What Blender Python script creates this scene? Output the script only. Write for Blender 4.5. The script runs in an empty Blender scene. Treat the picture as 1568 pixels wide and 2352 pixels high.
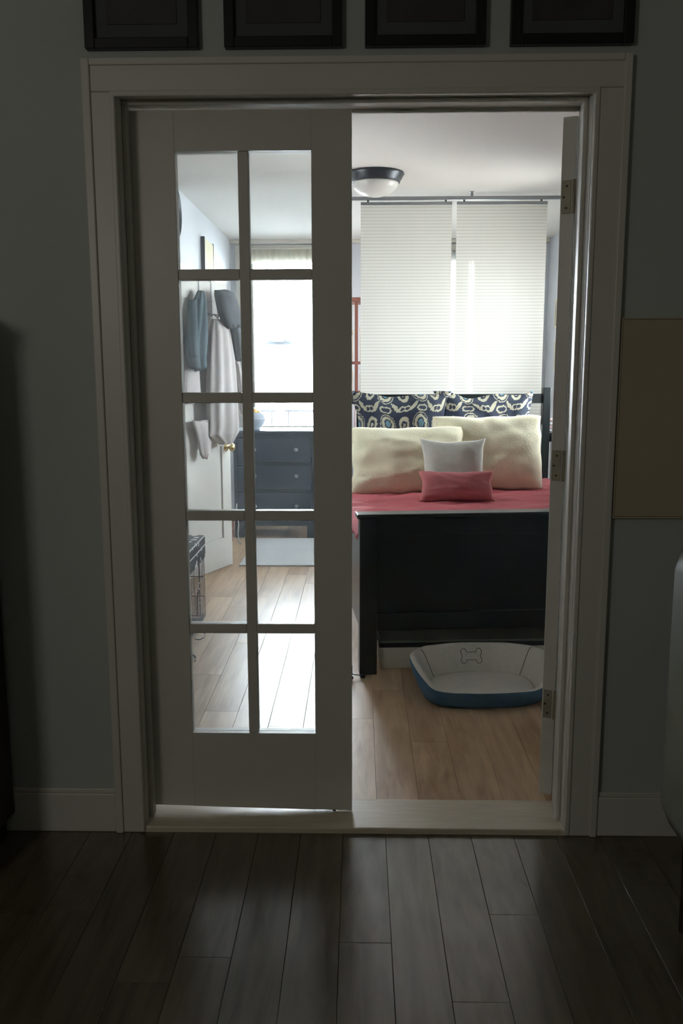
import bpy, bmesh, math, random
from math import sin, cos, pi, radians as rad
from mathutils import Vector, Matrix, noise
random.seed(7)
S = bpy.context.scene
COL = S.collection

# ------------------------------------------------------------------ camera
F_PX, PITCH, YAW, ROLL, EYE = 2000.0, 0.1615, 0.0212, -0.0023, 1.37
cam = bpy.data.objects.new('camera', bpy.data.cameras.new('camera'))
COL.objects.link(cam)
cam.data.sensor_fit = 'VERTICAL'
cam.data.sensor_height = 36.0
cam.data.lens = 36.0 * F_PX / 2352.0
cam.data.clip_start = 0.05
_f = Vector((-sin(YAW) * cos(PITCH), cos(YAW) * cos(PITCH), -sin(PITCH)))
_r0 = Vector((cos(YAW), sin(YAW), 0)); _u0 = _r0.cross(_f)
_r = cos(ROLL) * _r0 + sin(ROLL) * _u0
_u = -sin(ROLL) * _r0 + cos(ROLL) * _u0
cam.matrix_world = Matrix(((_r.x, _u.x, -_f.x, 0), (_r.y, _u.y, -_f.y, 0), (_r.z, _u.z, -_f.z, EYE), (0, 0, 0, 1)))
S.camera = cam

# ------------------------------------------------------------------ exposure, sky, lamps
S.view_settings.view_transform = 'Standard'
S.view_settings.look = 'None'
S.view_settings.exposure = 0.0
S.view_settings.gamma = 1.0
S.view_settings.use_curve_mapping = False
SKY = 52
HALL_LAMP = 8
w = bpy.data.worlds.new('overcast_sky'); S.world = w; w.use_nodes = True
nt = w.node_tree; nt.nodes.clear()
_out = nt.nodes.new('ShaderNodeOutputWorld'); _bg = nt.nodes.new('ShaderNodeBackground')
_tc = nt.nodes.new('ShaderNodeTexCoord'); _sep = nt.nodes.new('ShaderNodeSeparateXYZ')
_cr = nt.nodes.new('ShaderNodeValToRGB'); _mp = nt.nodes.new('ShaderNodeMapRange')
nt.links.new(_tc.outputs['Generated'], _sep.inputs[0])
nt.links.new(_sep.outputs['Z'], _mp.inputs['Value'])
_mp.inputs['From Min'].default_value = -1; _mp.inputs['From Max'].default_value = 1
nt.links.new(_mp.outputs[0], _cr.inputs[0])
_cr.color_ramp.elements[0].position = 0.40; _cr.color_ramp.elements[0].color = (0.46, 0.46, 0.46, 1)
_cr.color_ramp.elements[1].position = 0.56; _cr.color_ramp.elements[1].color = (0.86, 0.93, 1.0, 1)
nt.links.new(_cr.outputs[0], _bg.inputs['Color']); _bg.inputs['Strength'].default_value = SKY
nt.links.new(_bg.outputs[0], _out.inputs[0])
_l = bpy.data.lights.new('hall_lamp', 'AREA'); _l.energy = HALL_LAMP; _l.size = 0.45; _l.color = (1.0, 0.95, 0.86)
lamp = bpy.data.objects.new('hall_lamp', _l); COL.objects.link(lamp)
lamp.location = (-1.9, -1.2, 2.0)
lamp.rotation_euler = (Vector((0.2, 2.44, 1.6)) - Vector(lamp.location)).to_track_quat('-Z', 'Y').to_euler()

# ------------------------------------------------------------------ main measures
D, DB = 2.44, 2.58           # hall face and bedroom face of the dividing wall
C = 2.53                     # bedroom ceiling
XL, XR, B = -1.178, 1.70, 8.14
HC = 2.80                    # hall ceiling

# ------------------------------------------------------------------ helpers
def lin(r, g, b):
    f = lambda c: (c / 255 / 12.92) if c / 255 <= 0.04045 else ((c / 255 + 0.055) / 1.055) ** 2.4
    return (f(r), f(g), f(b))

class NT:
    def __init__(s, m): s.t = m.node_tree
    def n(s, typ, **kw):
        x = s.t.nodes.new(typ)
        for k, v in kw.items(): setattr(x, k, v)
        return x
    def l(s, a, b): s.t.links.new(a, b)
    def m(s, op, a, b=None, c=None):
        x = s.t.nodes.new('ShaderNodeMath'); x.operation = op
        for i, v in enumerate((a, b, c)):
            if v is None: continue
            if isinstance(v, (int, float)): x.inputs[i].default_value = v
            else: s.t.links.new(v, x.inputs[i])
        return x.outputs[0]
    def mix(s, f, a, b):
        x = s.t.nodes.new('ShaderNodeMix'); x.data_type = 'RGBA'
        for k, v in ((0, f), (6, a), (7, b)):
            if isinstance(v, (int, float)): x.inputs[k].default_value = v
            elif isinstance(v, tuple): x.inputs[k].default_value = (*v[:3], 1)
            else: s.t.links.new(v, x.inputs[k])
        return x.outputs[2]

def mat(name, col, rough=0.6, var=0.06, scale=6.0, bump=0.0, bscale=60.0, metal=0.0, spec=0.5, sheen=0.0, stretch=(1, 1, 1)):
    m = bpy.data.materials.new(name); m.use_nodes = True
    k = NT(m); p = m.node_tree.nodes['Principled BSDF']
    tc = k.n('ShaderNodeTexCoord'); mp = k.n('ShaderNodeMapping'); mp.inputs['Scale'].default_value = stretch
    k.l(tc.outputs['Object'], mp.inputs[0])
    nz = k.n('ShaderNodeTexNoise'); nz.inputs['Scale'].default_value = scale; nz.inputs['Detail'].default_value = 4
    k.l(mp.outputs[0], nz.inputs[0])
    a = tuple(max(0, c * (1 - var * 2)) for c in col); b = tuple(min(1, c * (1 + var * 2)) for c in col)
    k.l(k.mix(nz.outputs[0], a, b), p.inputs['Base Color'])
    p.inputs['Roughness'].default_value = rough; p.inputs['Metallic'].default_value = metal
    p.inputs['Specular IOR Level'].default_value = spec
    if sheen: p.inputs['Sheen Weight'].default_value = sheen
    if bump:
        n2 = k.n('ShaderNodeTexNoise'); n2.inputs['Scale'].default_value = bscale; k.l(mp.outputs[0], n2.inputs[0])
        bp = k.n('ShaderNodeBump'); bp.inputs['Strength'].default_value = bump; bp.inputs['Distance'].default_value = 0.004
        k.l(n2.outputs[0], bp.inputs['Height']); k.l(bp.outputs[0], p.inputs['Normal'])
    return m

def wood_mat(name, dark, light, rough, var, spec=0.5):
    m = bpy.data.materials.new(name); m.use_nodes = True
    k = NT(m); p = m.node_tree.nodes['Principled BSDF']
    tc = k.n('ShaderNodeTexCoord'); oi = k.n('ShaderNodeObjectInfo')
    off = k.n('ShaderNodeVectorMath', operation='ADD'); sc = k.n('ShaderNodeCombineXYZ')
    for i in range(3): k.l(k.m('MULTIPLY', oi.outputs['Random'], 37.0 + 11 * i), sc.inputs[i])
    k.l(tc.outputs['Object'], off.inputs[0]); k.l(sc.outputs[0], off.inputs[1])
    mp = k.n('ShaderNodeMapping'); mp.inputs['Scale'].default_value = (14, 1.1, 14); k.l(off.outputs[0], mp.inputs[0])
    n1 = k.n('ShaderNodeTexNoise'); n1.inputs['Scale'].default_value = 2.2; n1.inputs['Detail'].default_value = 7; n1.inputs['Distortion'].default_value = 0.6
    k.l(mp.outputs[0], n1.inputs[0])
    mp2 = k.n('ShaderNodeMapping'); mp2.inputs['Scale'].default_value = (3.5, 1.2, 3.5); k.l(off.outputs[0], mp2.inputs[0])
    n2 = k.n('ShaderNodeTexNoise'); n2.inputs['Scale'].default_value = 1.6; n2.inputs['Detail'].default_value = 3; k.l(mp2.outputs[0], n2.inputs[0])
    g = k.m('ADD', k.m('MULTIPLY', n1.outputs[0], 0.65), k.m('MULTIPLY', n2.outputs[0], 0.55))
    g = k.m('ADD', g, k.m('MULTIPLY', k.m('SUBTRACT', oi.outputs['Random'], 0.5), var))
    mr = k.n('ShaderNodeMapRange'); mr.inputs['From Min'].default_value = 0.3; mr.inputs['From Max'].default_value = 0.9; k.l(g, mr.inputs[0])
    k.l(k.mix(mr.outputs[0], dark, light), p.inputs['Base Color']); p.inputs['Specular IOR Level'].default_value = spec
    k.l(k.m('ADD', k.m('MULTIPLY', n1.outputs[0], 0.16), rough - 0.08), p.inputs['Roughness'])
    bp = k.n('ShaderNodeBump'); bp.inputs['Strength'].default_value = 0.22; bp.inputs['Distance'].default_value = 0.002
    k.l(n1.outputs[0], bp.inputs['Height']); k.l(bp.outputs[0], p.inputs['Normal'])
    return m

def glass_mat(name, film):
    m = bpy.data.materials.new(name); m.use_nodes = True
    k = NT(m); t = m.node_tree; t.nodes.clear()
    o = k.n('ShaderNodeOutputMaterial'); tr = k.n('ShaderNodeBsdfTransparent'); gl = k.n('ShaderNodeBsdfGlossy')
    tr.inputs[0].default_value = (0.97, 0.985, 0.98, 1); gl.inputs['Roughness'].default_value = 0.02
    fr = k.n('ShaderNodeFresnel'); fr.inputs[0].default_value = 1.45
    a = k.n('ShaderNodeMixShader'); k.l(fr.outputs[0], a.inputs[0]); k.l(tr.outputs[0], a.inputs[1]); k.l(gl.outputs[0], a.inputs[2])
    tl = k.n('ShaderNodeBsdfTranslucent'); tl.inputs[0].default_value = (0.9, 0.92, 0.95, 1)
    tc = k.n('ShaderNodeTexCoord'); nz = k.n('ShaderNodeTexNoise'); nz.inputs['Scale'].default_value = 9; nz.inputs['Detail'].default_value = 5
    k.l(tc.outputs['Object'], nz.inputs[0])
    b = k.n('ShaderNodeMixShader'); k.l(k.m('MULTIPLY', nz.outputs[0], film * 2), b.inputs[0]); k.l(a.outputs[0], b.inputs[1]); k.l(tl.outputs[0], b.inputs[2])
    k.l(b.outputs[0], o.inputs[0])
    return m

class MB:
    """collects shapes in one bmesh"""
    def __init__(s): s.bm = bmesh.new(); s.uv = None
    def box(s, x0, x1, y0, y1, z0, z1, bev=0.0, M=None):
        r = bmesh.ops.create_cube(s.bm, size=1.0); v = r['verts']
        for q in v:
            q.co = Vector(((x0 + x1) / 2 + q.co.x * (x1 - x0), (y0 + y1) / 2 + q.co.y * (y1 - y0), (z0 + z1) / 2 + q.co.z * (z1 - z0)))
        if bev:
            es = list({e for q in v for e in q.link_edges})
            rr = bmesh.ops.bevel(s.bm, geom=es, offset=bev, segments=2, affect='EDGES', profile=0.5)
            v = list({q for f in rr['faces'] for q in f.verts} | {q for q in v if q.is_valid})
        if M is not None:
            for q in v: q.co = M @ q.co
        return s
    def tube(s, pts, r, seg=8, cap=True):
        pts = [Vector(p) for p in pts]; rings = []
        up = Vector((0, 0, 1)); prev = None
        for i, p in enumerate(pts):
            d = (pts[min(i + 1, len(pts) - 1)] - pts[max(i - 1, 0)]).normalized()
            if prev is None:
                a = d.orthogonal().normalized()
            else:
                a = (prev - d * prev.dot(d))
                a = a.normalized() if a.length > 1e-6 else d.orthogonal().normalized()
            prev = a; b = d.cross(a)
            rr = r[i] if isinstance(r, (list, tuple)) else r
            rings.append([s.bm.verts.new(p + a * rr * cos(2 * pi * k / seg) + b * rr * sin(2 * pi * k / seg)) for k in range(seg)])
        for i in range(len(rings) - 1):
            for k in range(seg):
                s.bm.faces.new((rings[i][k], rings[i][(k + 1) % seg], rings[i + 1][(k + 1) % seg], rings[i + 1][k]))
        if cap:
            s.bm.faces.new(rings[0][::-1]); s.bm.faces.new(rings[-1])
        return s
    def lathe(s, prof, c=(0, 0, 0), seg=32, axis='Z'):
        rings = []
        for r, h in prof:
            ring = []
            for k in range(seg):
                a = 2 * pi * k / seg
                p = (r * cos(a), r * sin(a), h) if axis == 'Z' else (r * cos(a), h, r * sin(a)) if axis == 'Y' else (h, r * cos(a), r * sin(a))
                ring.append(s.bm.verts.new(Vector(p) + Vector(c)))
            rings.append(ring)
        for i in range(len(rings) - 1):
            for k in range(seg):
                s.bm.faces.new((rings[i][k], rings[i][(k + 1) % seg], rings[i + 1][(k + 1) % seg], rings[i + 1][k]))
        s.bm.faces.new(rings[0][::-1]); s.bm.faces.new(rings[-1])
        return s
    def loft(s, rings, closed=True, caps=True):
        R = [[s.bm.verts.new(Vector(p)) for p in ring] for ring in rings]
        n = len(R[0])
        for i in range(len(R) - 1):
            for k in range(n if closed else n - 1):
                s.bm.faces.new((R[i][k], R[i][(k + 1) % n], R[i + 1][(k + 1) % n], R[i + 1][k]))
        if caps and closed:
            if caps in (True, 'first'): s.bm.faces.new(R[0][::-1])
            if caps in (True, 'last'): s.bm.faces.new(R[-1])
        return s
    def build(s, name, m, parent=None, smooth=False, **props):
        bmesh.ops.recalc_face_normals(s.bm, faces=s.bm.faces)
        me = bpy.data.meshes.new(name); s.bm.to_mesh(me); s.bm.free()
        if smooth:
            for p in me.polygons: p.use_smooth = True
        me.materials.append(m)
        o = bpy.data.objects.new(name, me); COL.objects.link(o)
        if parent is not None: o.parent = parent
        for k, v in props.items(): o[k] = v
        return o

def bx(*a, **k): return MB().box(*a, **k)
def root(name, loc=(0, 0, 0), rz=0.0, **props):
    o = bpy.data.objects.new(name, None); COL.objects.link(o); o.location = loc; o.rotation_euler = (0, 0, rz)
    o.empty_display_size = 0.05
    for k, v in props.items(): o[k] = v
    return o
def thing(name, label, cat, loc=(0, 0, 0), rz=0.0, group=None):
    o = root(name, loc, rz, label=label, category=cat)
    if group: o['group'] = group
    return o
def tag(o, label, cat, group=None):
    o['label'] = label; o['category'] = cat
    if group: o['group'] = group
    return o
def struct(o, label=None):
    o['kind'] = 'structure'
    if label: o['label'] = label
    return o
def copy_tree(o, parent=None):
    c = o.copy(); COL.objects.link(c)
    if parent is not None: c.parent = parent
    for ch in list(o.children): copy_tree(ch, c)
    return c

# ------------------------------------------------------------------ materials
M = {}
M['hall_wall'] = mat('hall_paint', lin(190, 196, 191), 0.8, 0.03, 3, 0.05, 200)
M['white_paint'] = mat('white_gloss_paint', lin(218, 216, 206), 0.38, 0.02, 5)
M['closet_paint'] = mat('brightened_white_paint', lin(240, 238, 232), 0.45, 0.02, 5)  # white raised for the closet door, in place of light that misses it
M['room_wall'] = mat('pale_blue_paint', lin(218, 223, 230), 0.75, 0.02, 3, 0.05, 200)
M['ceiling'] = mat('ceiling_paint', lin(232, 230, 224), 0.9, 0.02, 2, 0.05, 120)
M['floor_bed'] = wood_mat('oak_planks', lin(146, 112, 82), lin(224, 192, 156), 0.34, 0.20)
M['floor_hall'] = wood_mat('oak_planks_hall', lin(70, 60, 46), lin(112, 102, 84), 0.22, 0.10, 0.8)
M['subfloor'] = mat('subfloor', lin(50, 40, 32), 0.9)
M['saddle'] = mat('pale_threshold_oak', lin(224, 212, 190), 0.28, 0.1, 9, 0.1, 60, stretch=(1, 12, 12))
M['black_wood'] = mat('black_lacquer', lin(26, 32, 32), 0.32, 0.1, 8)
M['dresser'] = mat('slate_blue_lacquer', lin(44, 58, 70), 0.42, 0.08, 8)
M['steel'] = mat('brushed_steel', lin(150, 152, 155), 0.35, 0.05, 20, metal=0.8)
M['hinge'] = mat('painted_hinge', lin(160, 152, 132), 0.45, 0.1, 30, metal=0.2)
M['dark_hole'] = mat('dark_screw', lin(60, 56, 50), 0.5)
M['pewter'] = mat('dark_pewter', lin(70, 74, 78), 0.35, 0.05, 20, metal=0.6)
M['opal'] = mat('opal_glass', lin(232, 232, 226), 0.25, 0.02, 5)
M['brass'] = mat('brass', lin(212, 190, 120), 0.22, 0.05, 20, metal=0.9)
M['cream_fur'] = mat('cream_fleece', lin(228, 220, 188), 0.95, 0.04, 20, 0.5, 90, sheen=0.3)
M['grey_linen'] = mat('grey_linen', lin(186, 184, 172), 0.9, 0.05, 40, 0.3, 200)
M['rose'] = mat('rose_cotton', lin(172, 84, 90), 0.85, 0.06, 10, 0.3, 60)
M['rose_dark'] = mat('rose_velvet', lin(164, 94, 94), 0.8, 0.06, 14, 0.3, 120)
M['mattress'] = mat('white_ticking', lin(220, 218, 212), 0.9)
M['dog_blue'] = mat('blue_canvas', lin(74, 106, 130), 0.9, 0.08, 30, 0.3, 150)
M['sherpa'] = mat('cream_sherpa', lin(222, 216, 202), 0.95, 0.04, 40, 0.6, 110)
M['thread'] = mat('grey_thread', lin(120, 112, 104), 0.9)
M['bin_white'] = mat('white_bin_cloth', lin(226, 222, 208), 0.8, 0.03, 10, 0.1, 60)
M['bin_dark'] = mat('dark_binding', lin(38, 40, 42), 0.7)
M['bin_lid'] = mat('grey_green_lid', lin(120, 128, 116), 0.5)
M['rug'] = mat('pale_grey_rug', lin(214, 216, 218), 0.95, 0.03, 20, 0.4, 140)
M['wire'] = mat('black_wire', lin(60, 54, 48), 0.3, 0.1, 20, metal=0.7)
M['tray'] = mat('grey_tray', lin(92, 100, 110), 0.5)
M['white_trim'] = mat('white_piping', lin(220, 220, 220), 0.7)
M['robe'] = mat('white_robe', lin(206, 200, 198), 0.95, 0.04, 12, 0.3, 90)
M['robe_grey'] = mat('grey_cardigan', lin(120, 126, 132), 0.95, 0.06, 20, 0.3, 90)
M['teal'] = mat('teal_jacket', lin(98, 116, 124), 0.9, 0.06, 16, 0.3, 90)
M['red_wood'] = mat('reddish_wood', lin(136, 84, 72), 0.55, 0.1, 10, stretch=(6, 6, 1))
M['cream_box'] = mat('cream_card', lin(226, 214, 192), 0.85)
M['ceramic'] = mat('pale_ceramic', lin(196, 206, 220), 0.25, 0.03, 6)
M['yellow'] = mat('yellow_rind', lin(232, 186, 92), 0.5, 0.1, 8)
M['black_frame'] = mat('black_frame', lin(20, 22, 24), 0.35, 0.1, 10)
M['mat_grey'] = mat('grey_mat', lin(86, 88, 86), 0.85, 0.03, 5)
M['print'] = mat('dark_print', lin(64, 62, 60), 0.6, 0.35, 7)
M['beige'] = mat('beige_board', lin(188, 176, 150), 0.9, 0.04, 4, 0.1, 120)
M['walnut'] = mat('dark_walnut', lin(44, 34, 28), 0.45, 0.15, 6, stretch=(8, 8, 1))
M['pale_green'] = mat('pale_enamel', lin(124, 128, 116), 0.45, 0.02, 4)
M['cream_canvas'] = mat('cream_canvas', lin(226, 220, 190), 0.85, 0.05, 5)
M['lace'] = mat('lace', lin(222, 218, 200), 0.9)
M['roof_blue'] = mat('blue_roof_sheet', lin(24, 28, 35), 0.7, spec=0.1)
M['outdoor_dark'] = mat('dark_outdoor_metal', lin(40, 40, 42), 0.7, spec=0.1)
M['outdoor_grey'] = mat('pale_outdoor_metal', lin(120, 124, 128), 0.6)
M['pink'] = mat('pale_pink_cloth', lin(226, 190, 194), 0.9, 0.05)
M['white_body'] = mat('white_laminate', lin(224, 226, 230), 0.5, 0.02)
M['chrome'] = mat('chrome', lin(200, 200, 200), 0.12, 0.02, 10, metal=1.0)
M['black_rubber'] = mat('black_rubber', lin(24, 24, 26), 0.5)
M['white_cable'] = mat('white_cable', lin(214, 214, 214), 0.5)
M['door_glass'] = glass_mat('dusty_hazy_door_glass', 0.05)  # film is dust on the panes and also imitates veiling haze
M['window_glass'] = glass_mat('window_glass', 0.01)

def spots_mat():
    m = bpy.data.materials.new('black_white_spots'); m.use_nodes = True
    k = NT(m); p = m.node_tree.nodes['Principled BSDF']; tc = k.n('ShaderNodeTexCoord')
    vo = k.n('ShaderNodeTexVoronoi'); vo.inputs['Scale'].default_value = 17; vo.inputs['Randomness'].default_value = 0.5
    k.l(tc.outputs['Object'], vo.inputs[0])
    k.l(k.mix(k.m('LESS_THAN', vo.outputs['Distance'], 0.3), lin(34, 36, 42), lin(212, 212, 214)), p.inputs['Base Color'])
    p.inputs['Roughness'].default_value = 0.9
    return m
M['spots'] = spots_mat()

def ikat_mat():
    """navy ground, mirrored cream medallions with a teal heart and curled leaves, from UVs"""
    m = bpy.data.materials.new('navy_ikat'); m.use_nodes = True
    k = NT(m); p = m.node_tree.nodes['Principled BSDF']
    uv = k.n('ShaderNodeUVMap'); sp = k.n('ShaderNodeSeparateXYZ'); k.l(uv.outputs[0], sp.inputs[0])
    nz = k.n('ShaderNodeTexNoise'); nz.inputs['Scale'].default_value = 46; nz.inputs['Detail'].default_value = 2; k.l(uv.outputs[0], nz.inputs[0])
    j = k.m('MULTIPLY', k.m('SUBTRACT', nz.outputs[0], 0.5), 0.10)
    U = k.m('ADD', k.m('MULTIPLY', sp.outputs[0], 3.0), j); V = k.m('ADD', k.m('MULTIPLY', sp.outputs[1], 2.6), j)
    x = k.m('SUBTRACT', k.m('PINGPONG', U, 0.5), 0.0)          # 0..0.5 mirrored
    fy = k.m('FRACT', V)
    def dist(cx, cy, sx, sy):
        a = k.m('DIVIDE', k.m('SUBTRACT', x, cx), sx); b = k.m('DIVIDE', k.m('SUBTRACT', fy, cy), sy)
        return k.m('SQRT', k.m('ADD', k.m('MULTIPLY', a, a), k.m('MULTIPLY', b, b)))
    def band(d, lo, hi): return k.m('MULTIPLY', k.m('GREATER_THAN', d, lo), k.m('LESS_THAN', d, hi))
    d1 = dist(0.0, 0.66, 0.20, 0.27)
    ring = band(d1, 0.62, 1.0); heart = band(d1, 0.0, 0.42); dots = band(d1, 1.16, 1.26)
    d2 = dist(0.5, 0.62, 0.16, 0.26); leaf = band(d2, 0.5, 0.95); leafc = band(d2, 0, 0.24)
    # slanted paisley between the medallions
    xs = k.m('ADD', x, k.m('MULTIPLY', k.m('SUBTRACT', fy, 0.2), 0.55))
    a = k.m('DIVIDE', k.m('SUBTRACT', xs, 0.27), 0.075); b = k.m('DIVIDE', k.m('SUBTRACT', fy, 0.2), 0.2)
    d3 = k.m('SQRT', k.m('ADD', k.m('MULTIPLY', a, a), k.m('MULTIPLY', b, b)))
    pais = k.m('LESS_THAN', d3, 0.85)
    d4 = dist(0.05, 0.14, 0.13, 0.11); d5 = dist(0.44, 0.12, 0.11, 0.12)
    curl = k.m('ADD', band(d4, 0.55, 0.95), band(d5, 0.5, 0.9))
    cream = k.m('MINIMUM', k.m('ADD', k.m('ADD', ring, leaf), k.m('ADD', k.m('ADD', pais, curl), k.m('ADD', dots, leafc))), 1.0)
    c = k.mix(k.m('MULTIPLY', cream, 0.85), lin(38, 46, 62), lin(186, 180, 154))
    c = k.mix(k.m('MULTIPLY', heart, 0.9), c, lin(96, 130, 140))
    k.l(c, p.inputs['Base Color']); p.inputs['Roughness'].default_value = 0.85
    return m
M['ikat'] = ikat_mat()

def panel_mat():
    """woven white panel: dense bands alternate with sheer ones, crossed by denser warp stripes"""
    m = bpy.data.materials.new('woven_panel'); m.use_nodes = True
    k = NT(m); t = m.node_tree; t.nodes.clear()
    o = k.n('ShaderNodeOutputMaterial'); tc = k.n('ShaderNodeTexCoord'); sp = k.n('ShaderNodeSeparateXYZ'); k.l(tc.outputs['Object'], sp.inputs[0])
    def wave(v, per):
        return k.m('ADD', k.m('MULTIPLY', k.m('SINE', k.m('MULTIPLY', v, 2 * pi / per)), 0.5), 0.5)
    band = k.m('SMOOTH_MIN', k.m('MULTIPLY', k.m('GREATER_THAN', wave(sp.outputs[2], 0.0212), 0.42), 1.0), 1.0, 0.05)
    warp = k.m('GREATER_THAN', wave(sp.outputs[0], 0.0235), 0.30)
    sheer = k.m('MULTIPLY', band, warp)
    fac = k.m('ADD', k.m('MULTIPLY', sheer, 0.016), 0.001)
    df = k.n('ShaderNodeBsdfDiffuse'); tl = k.n('ShaderNodeBsdfTranslucent'); tr = k.n('ShaderNodeBsdfTransparent')
    colr = k.mix(band, lin(198, 195, 184), lin(212, 210, 202))
    k.l(colr, df.inputs[0]); k.l(colr, tl.inputs[0])
    a = k.n('ShaderNodeMixShader'); a.inputs[0].default_value = 0.36; k.l(df.outputs[0], a.inputs[1]); k.l(tl.outputs[0], a.inputs[2])
    b = k.n('ShaderNodeMixShader'); k.l(fac, b.inputs[0]); k.l(a.outputs[0], b.inputs[1]); k.l(tr.outputs[0], b.inputs[2])
    k.l(b.outputs[0], o.inputs[0])
    return m
M['panel'] = panel_mat()

def sheer_mat(name, col, transp):
    m = bpy.data.materials.new(name); m.use_nodes = True
    k = NT(m); t = m.node_tree; t.nodes.clear()
    o = k.n('ShaderNodeOutputMaterial')
    df = k.n('ShaderNodeBsdfDiffuse'); tl = k.n('ShaderNodeBsdfTranslucent'); tr = k.n('ShaderNodeBsdfTransparent')
    df.inputs[0].default_value = (*col, 1); tl.inputs[0].default_value = (*col, 1)
    a = k.n('ShaderNodeMixShader'); a.inputs[0].default_value = 0.6; k.l(df.outputs[0], a.inputs[1]); k.l(tl.outputs[0], a.inputs[2])
    b = k.n('ShaderNodeMixShader'); b.inputs[0].default_value = transp
    k.l(a.outputs[0], b.inputs[1]); k.l(tr.outputs[0], b.inputs[2]); k.l(b.outputs[0], o.inputs[0])
    return m
M['sheer'] = sheer_mat('sheer_curtain', lin(160, 158, 152), 0.03)
M['valance'] = sheer_mat('valance_cloth', lin(206, 202, 186), 0.1)

# ================================================================== STRUCTURE
# ---- dividing wall between hall and bedroom, with the double-door opening
OL, OR, OT = -0.665, 0.630, 2.112
mb = MB(); mb.box(-2.5, OL, D, DB, -0.12, HC); mb.box(OR, 2.3, D, DB, -0.12, HC); mb.box(OL, OR, D, DB, -0.12, -0.021); mb.box(OL, OR, D, DB, OT, HC)
struct(mb.build('wall_front', M['hall_wall']), 'grey hall wall around the white double-door opening')
mb = MB(); y0, y1 = DB, DB + 0.002; mb.box(XL, OL, y0, y1, 0, C); mb.box(OR, XR, y0, y1, 0, C); mb.box(OL, OR, y0, y1, OT, C)
struct(mb.build('wall_front.001', M['room_wall']), 'pale blue bedroom side of the dividing wall')
JL, JR, JT = -0.645, 0.610, 2.090
# jambs and stops
mb = MB(); mb.box(OL, JL, D - 0.002, DB + 0.002, 0, JT); mb.box(JR, OR, D - 0.002, DB + 0.002, 0, JT); mb.box(OL, OR, D - 0.002, DB + 0.002, JT, OT)
jamb = struct(mb.build('trim_1', M['white_paint']), 'white door jamb lining the opening')
mb = MB(); mb.box(JL, JL + 0.012, 2.482, 2.518, 0.012, JT - 0.012, 0.003); mb.build('stop', M['white_paint'], jamb)
mb = MB(); mb.box(JR - 0.012, JR, 2.482, 2.518, 0.012, JT - 0.012, 0.003); mb.build('stop', M['white_paint'], jamb)
mb = MB(); mb.box(JL, JR, 2.482, 2.518, JT - 0.012, JT, 0.003); mb.build('stop', M['white_paint'], jamb)
# casings, hall side: flat board with a raised outer back band and an inner bead
def casing(name, y0, y1, yb, lab):
    o = root(name, kind='structure', label=lab)
    zf = -0.004 if y0 < DB else 0.0
    a, b, c = (-0.727, -0.650, 2.172)
    bx(a, b, y0, y1, zf, c - 0.078, 0.003).build('casing_board', M['white_paint'], o)
    bx(0.615, 0.700, y0, y1, zf, c - 0.078, 0.003).build('casing_board', M['white_paint'], o)
    bx(a, 0.700, y0, y1, c - 0.0775, c, 0.003).build('casing_board', M['white_paint'], o)
    m = MB(); m.box(a - 0.004, a + 0.018, yb, y1, zf, c + 0.004, 0.003); m.box(0.684, 0.704, yb, y1, zf, c + 0.004, 0.003); m.box(a + 0.018, 0.684, yb, y1, c - 0.014, c + 0.004, 0.003)
    m.build('back_band', M['white_paint'], o)
    m = MB(); m.box(b - 0.010, b + 0.004, yb + 0.002, y1, 0, c - 0.085, 0.003); m.box(0.611, 0.624, yb + 0.002, y1, 0, c - 0.085, 0.003); m.box(b - 0.010, 0.624, yb + 0.002, y1, c - 0.091, c - 0.0775, 0.003)
    m.build('bead', M['white_paint'], o)
casing('trim_2', 2.423, 2.4378, 2.416, 'white moulded casing around the door opening, hall side')
casing('trim_3', DB + 0.0022, DB + 0.018, DB + 0.0022, 'white casing around the door opening, bedroom side')
thr = struct(bx(OL + 0.001, OR - 0.001, 2.428, DB + 0.03, -0.02, 0.013, 0.004).build('trim_4', M['saddle']), 'pale oak threshold under the double doors')

# ---- hall shell
struct(bx(-2.4, 2.2, -1.6, D, -0.10, -0.022).build('floor', M['subfloor']), 'grey-brown plank floor of the dark hall')
hall_floor = bpy.data.objects['floor']
struct(bx(-2.5, 2.3, -1.7, DB, HC, HC + 0.1).build('ceiling', M['ceiling']))
struct(bx(-2.5, -2.4, -1.6, D, -0.12, HC).build('wall_left', M['hall_wall']))
struct(bx(2.2, 2.3, -1.6, D, -0.12, HC).build('wall_right', M['hall_wall']))
struct(bx(-2.5, 2.3, -1.7, -1.6, -0.12, HC).build('wall_rear', M['hall_wall']))
def baseboard(name, x0, x1, y0, y1, lab):
    o = struct(bx(x0, x1, y0, y1, -0.004 if y0 < 2.5 else 0, 0.118, 0.003).build(name, M['white_paint']), lab)
    if x1 - x0 > y1 - y0: bx(x0, x1, y0 + 0.005 if y0 < 3 else y0, y1 if y0 < 3 else y1 - 0.005, 0.118, 0.132, 0.003).build('cap_moulding', M['white_paint'], o)
baseboard('baseboard_left', -2.39, -0.732, 2.424, 2.4395, 'white baseboard left of the double doors')
baseboard('baseboard_right', 0.705, 2.19, 2.424, 2.4395, 'white baseboard right of the double doors')

# ---- bedroom shell
struct(bx(XL - 0.2, XR + 0.1, DB - 0.1, B + 0.1, -0.10, -0.016).build('floor.001', M['subfloor']), 'oak plank floor of the bedroom')
bed_floor = bpy.data.objects['floor.001']
struct(bx(XL - 0.1, XR + 0.1, DB, B + 0.15, C, C + 0.1).build('ceiling.001', M['ceiling']), 'white bedroom ceiling')
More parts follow.
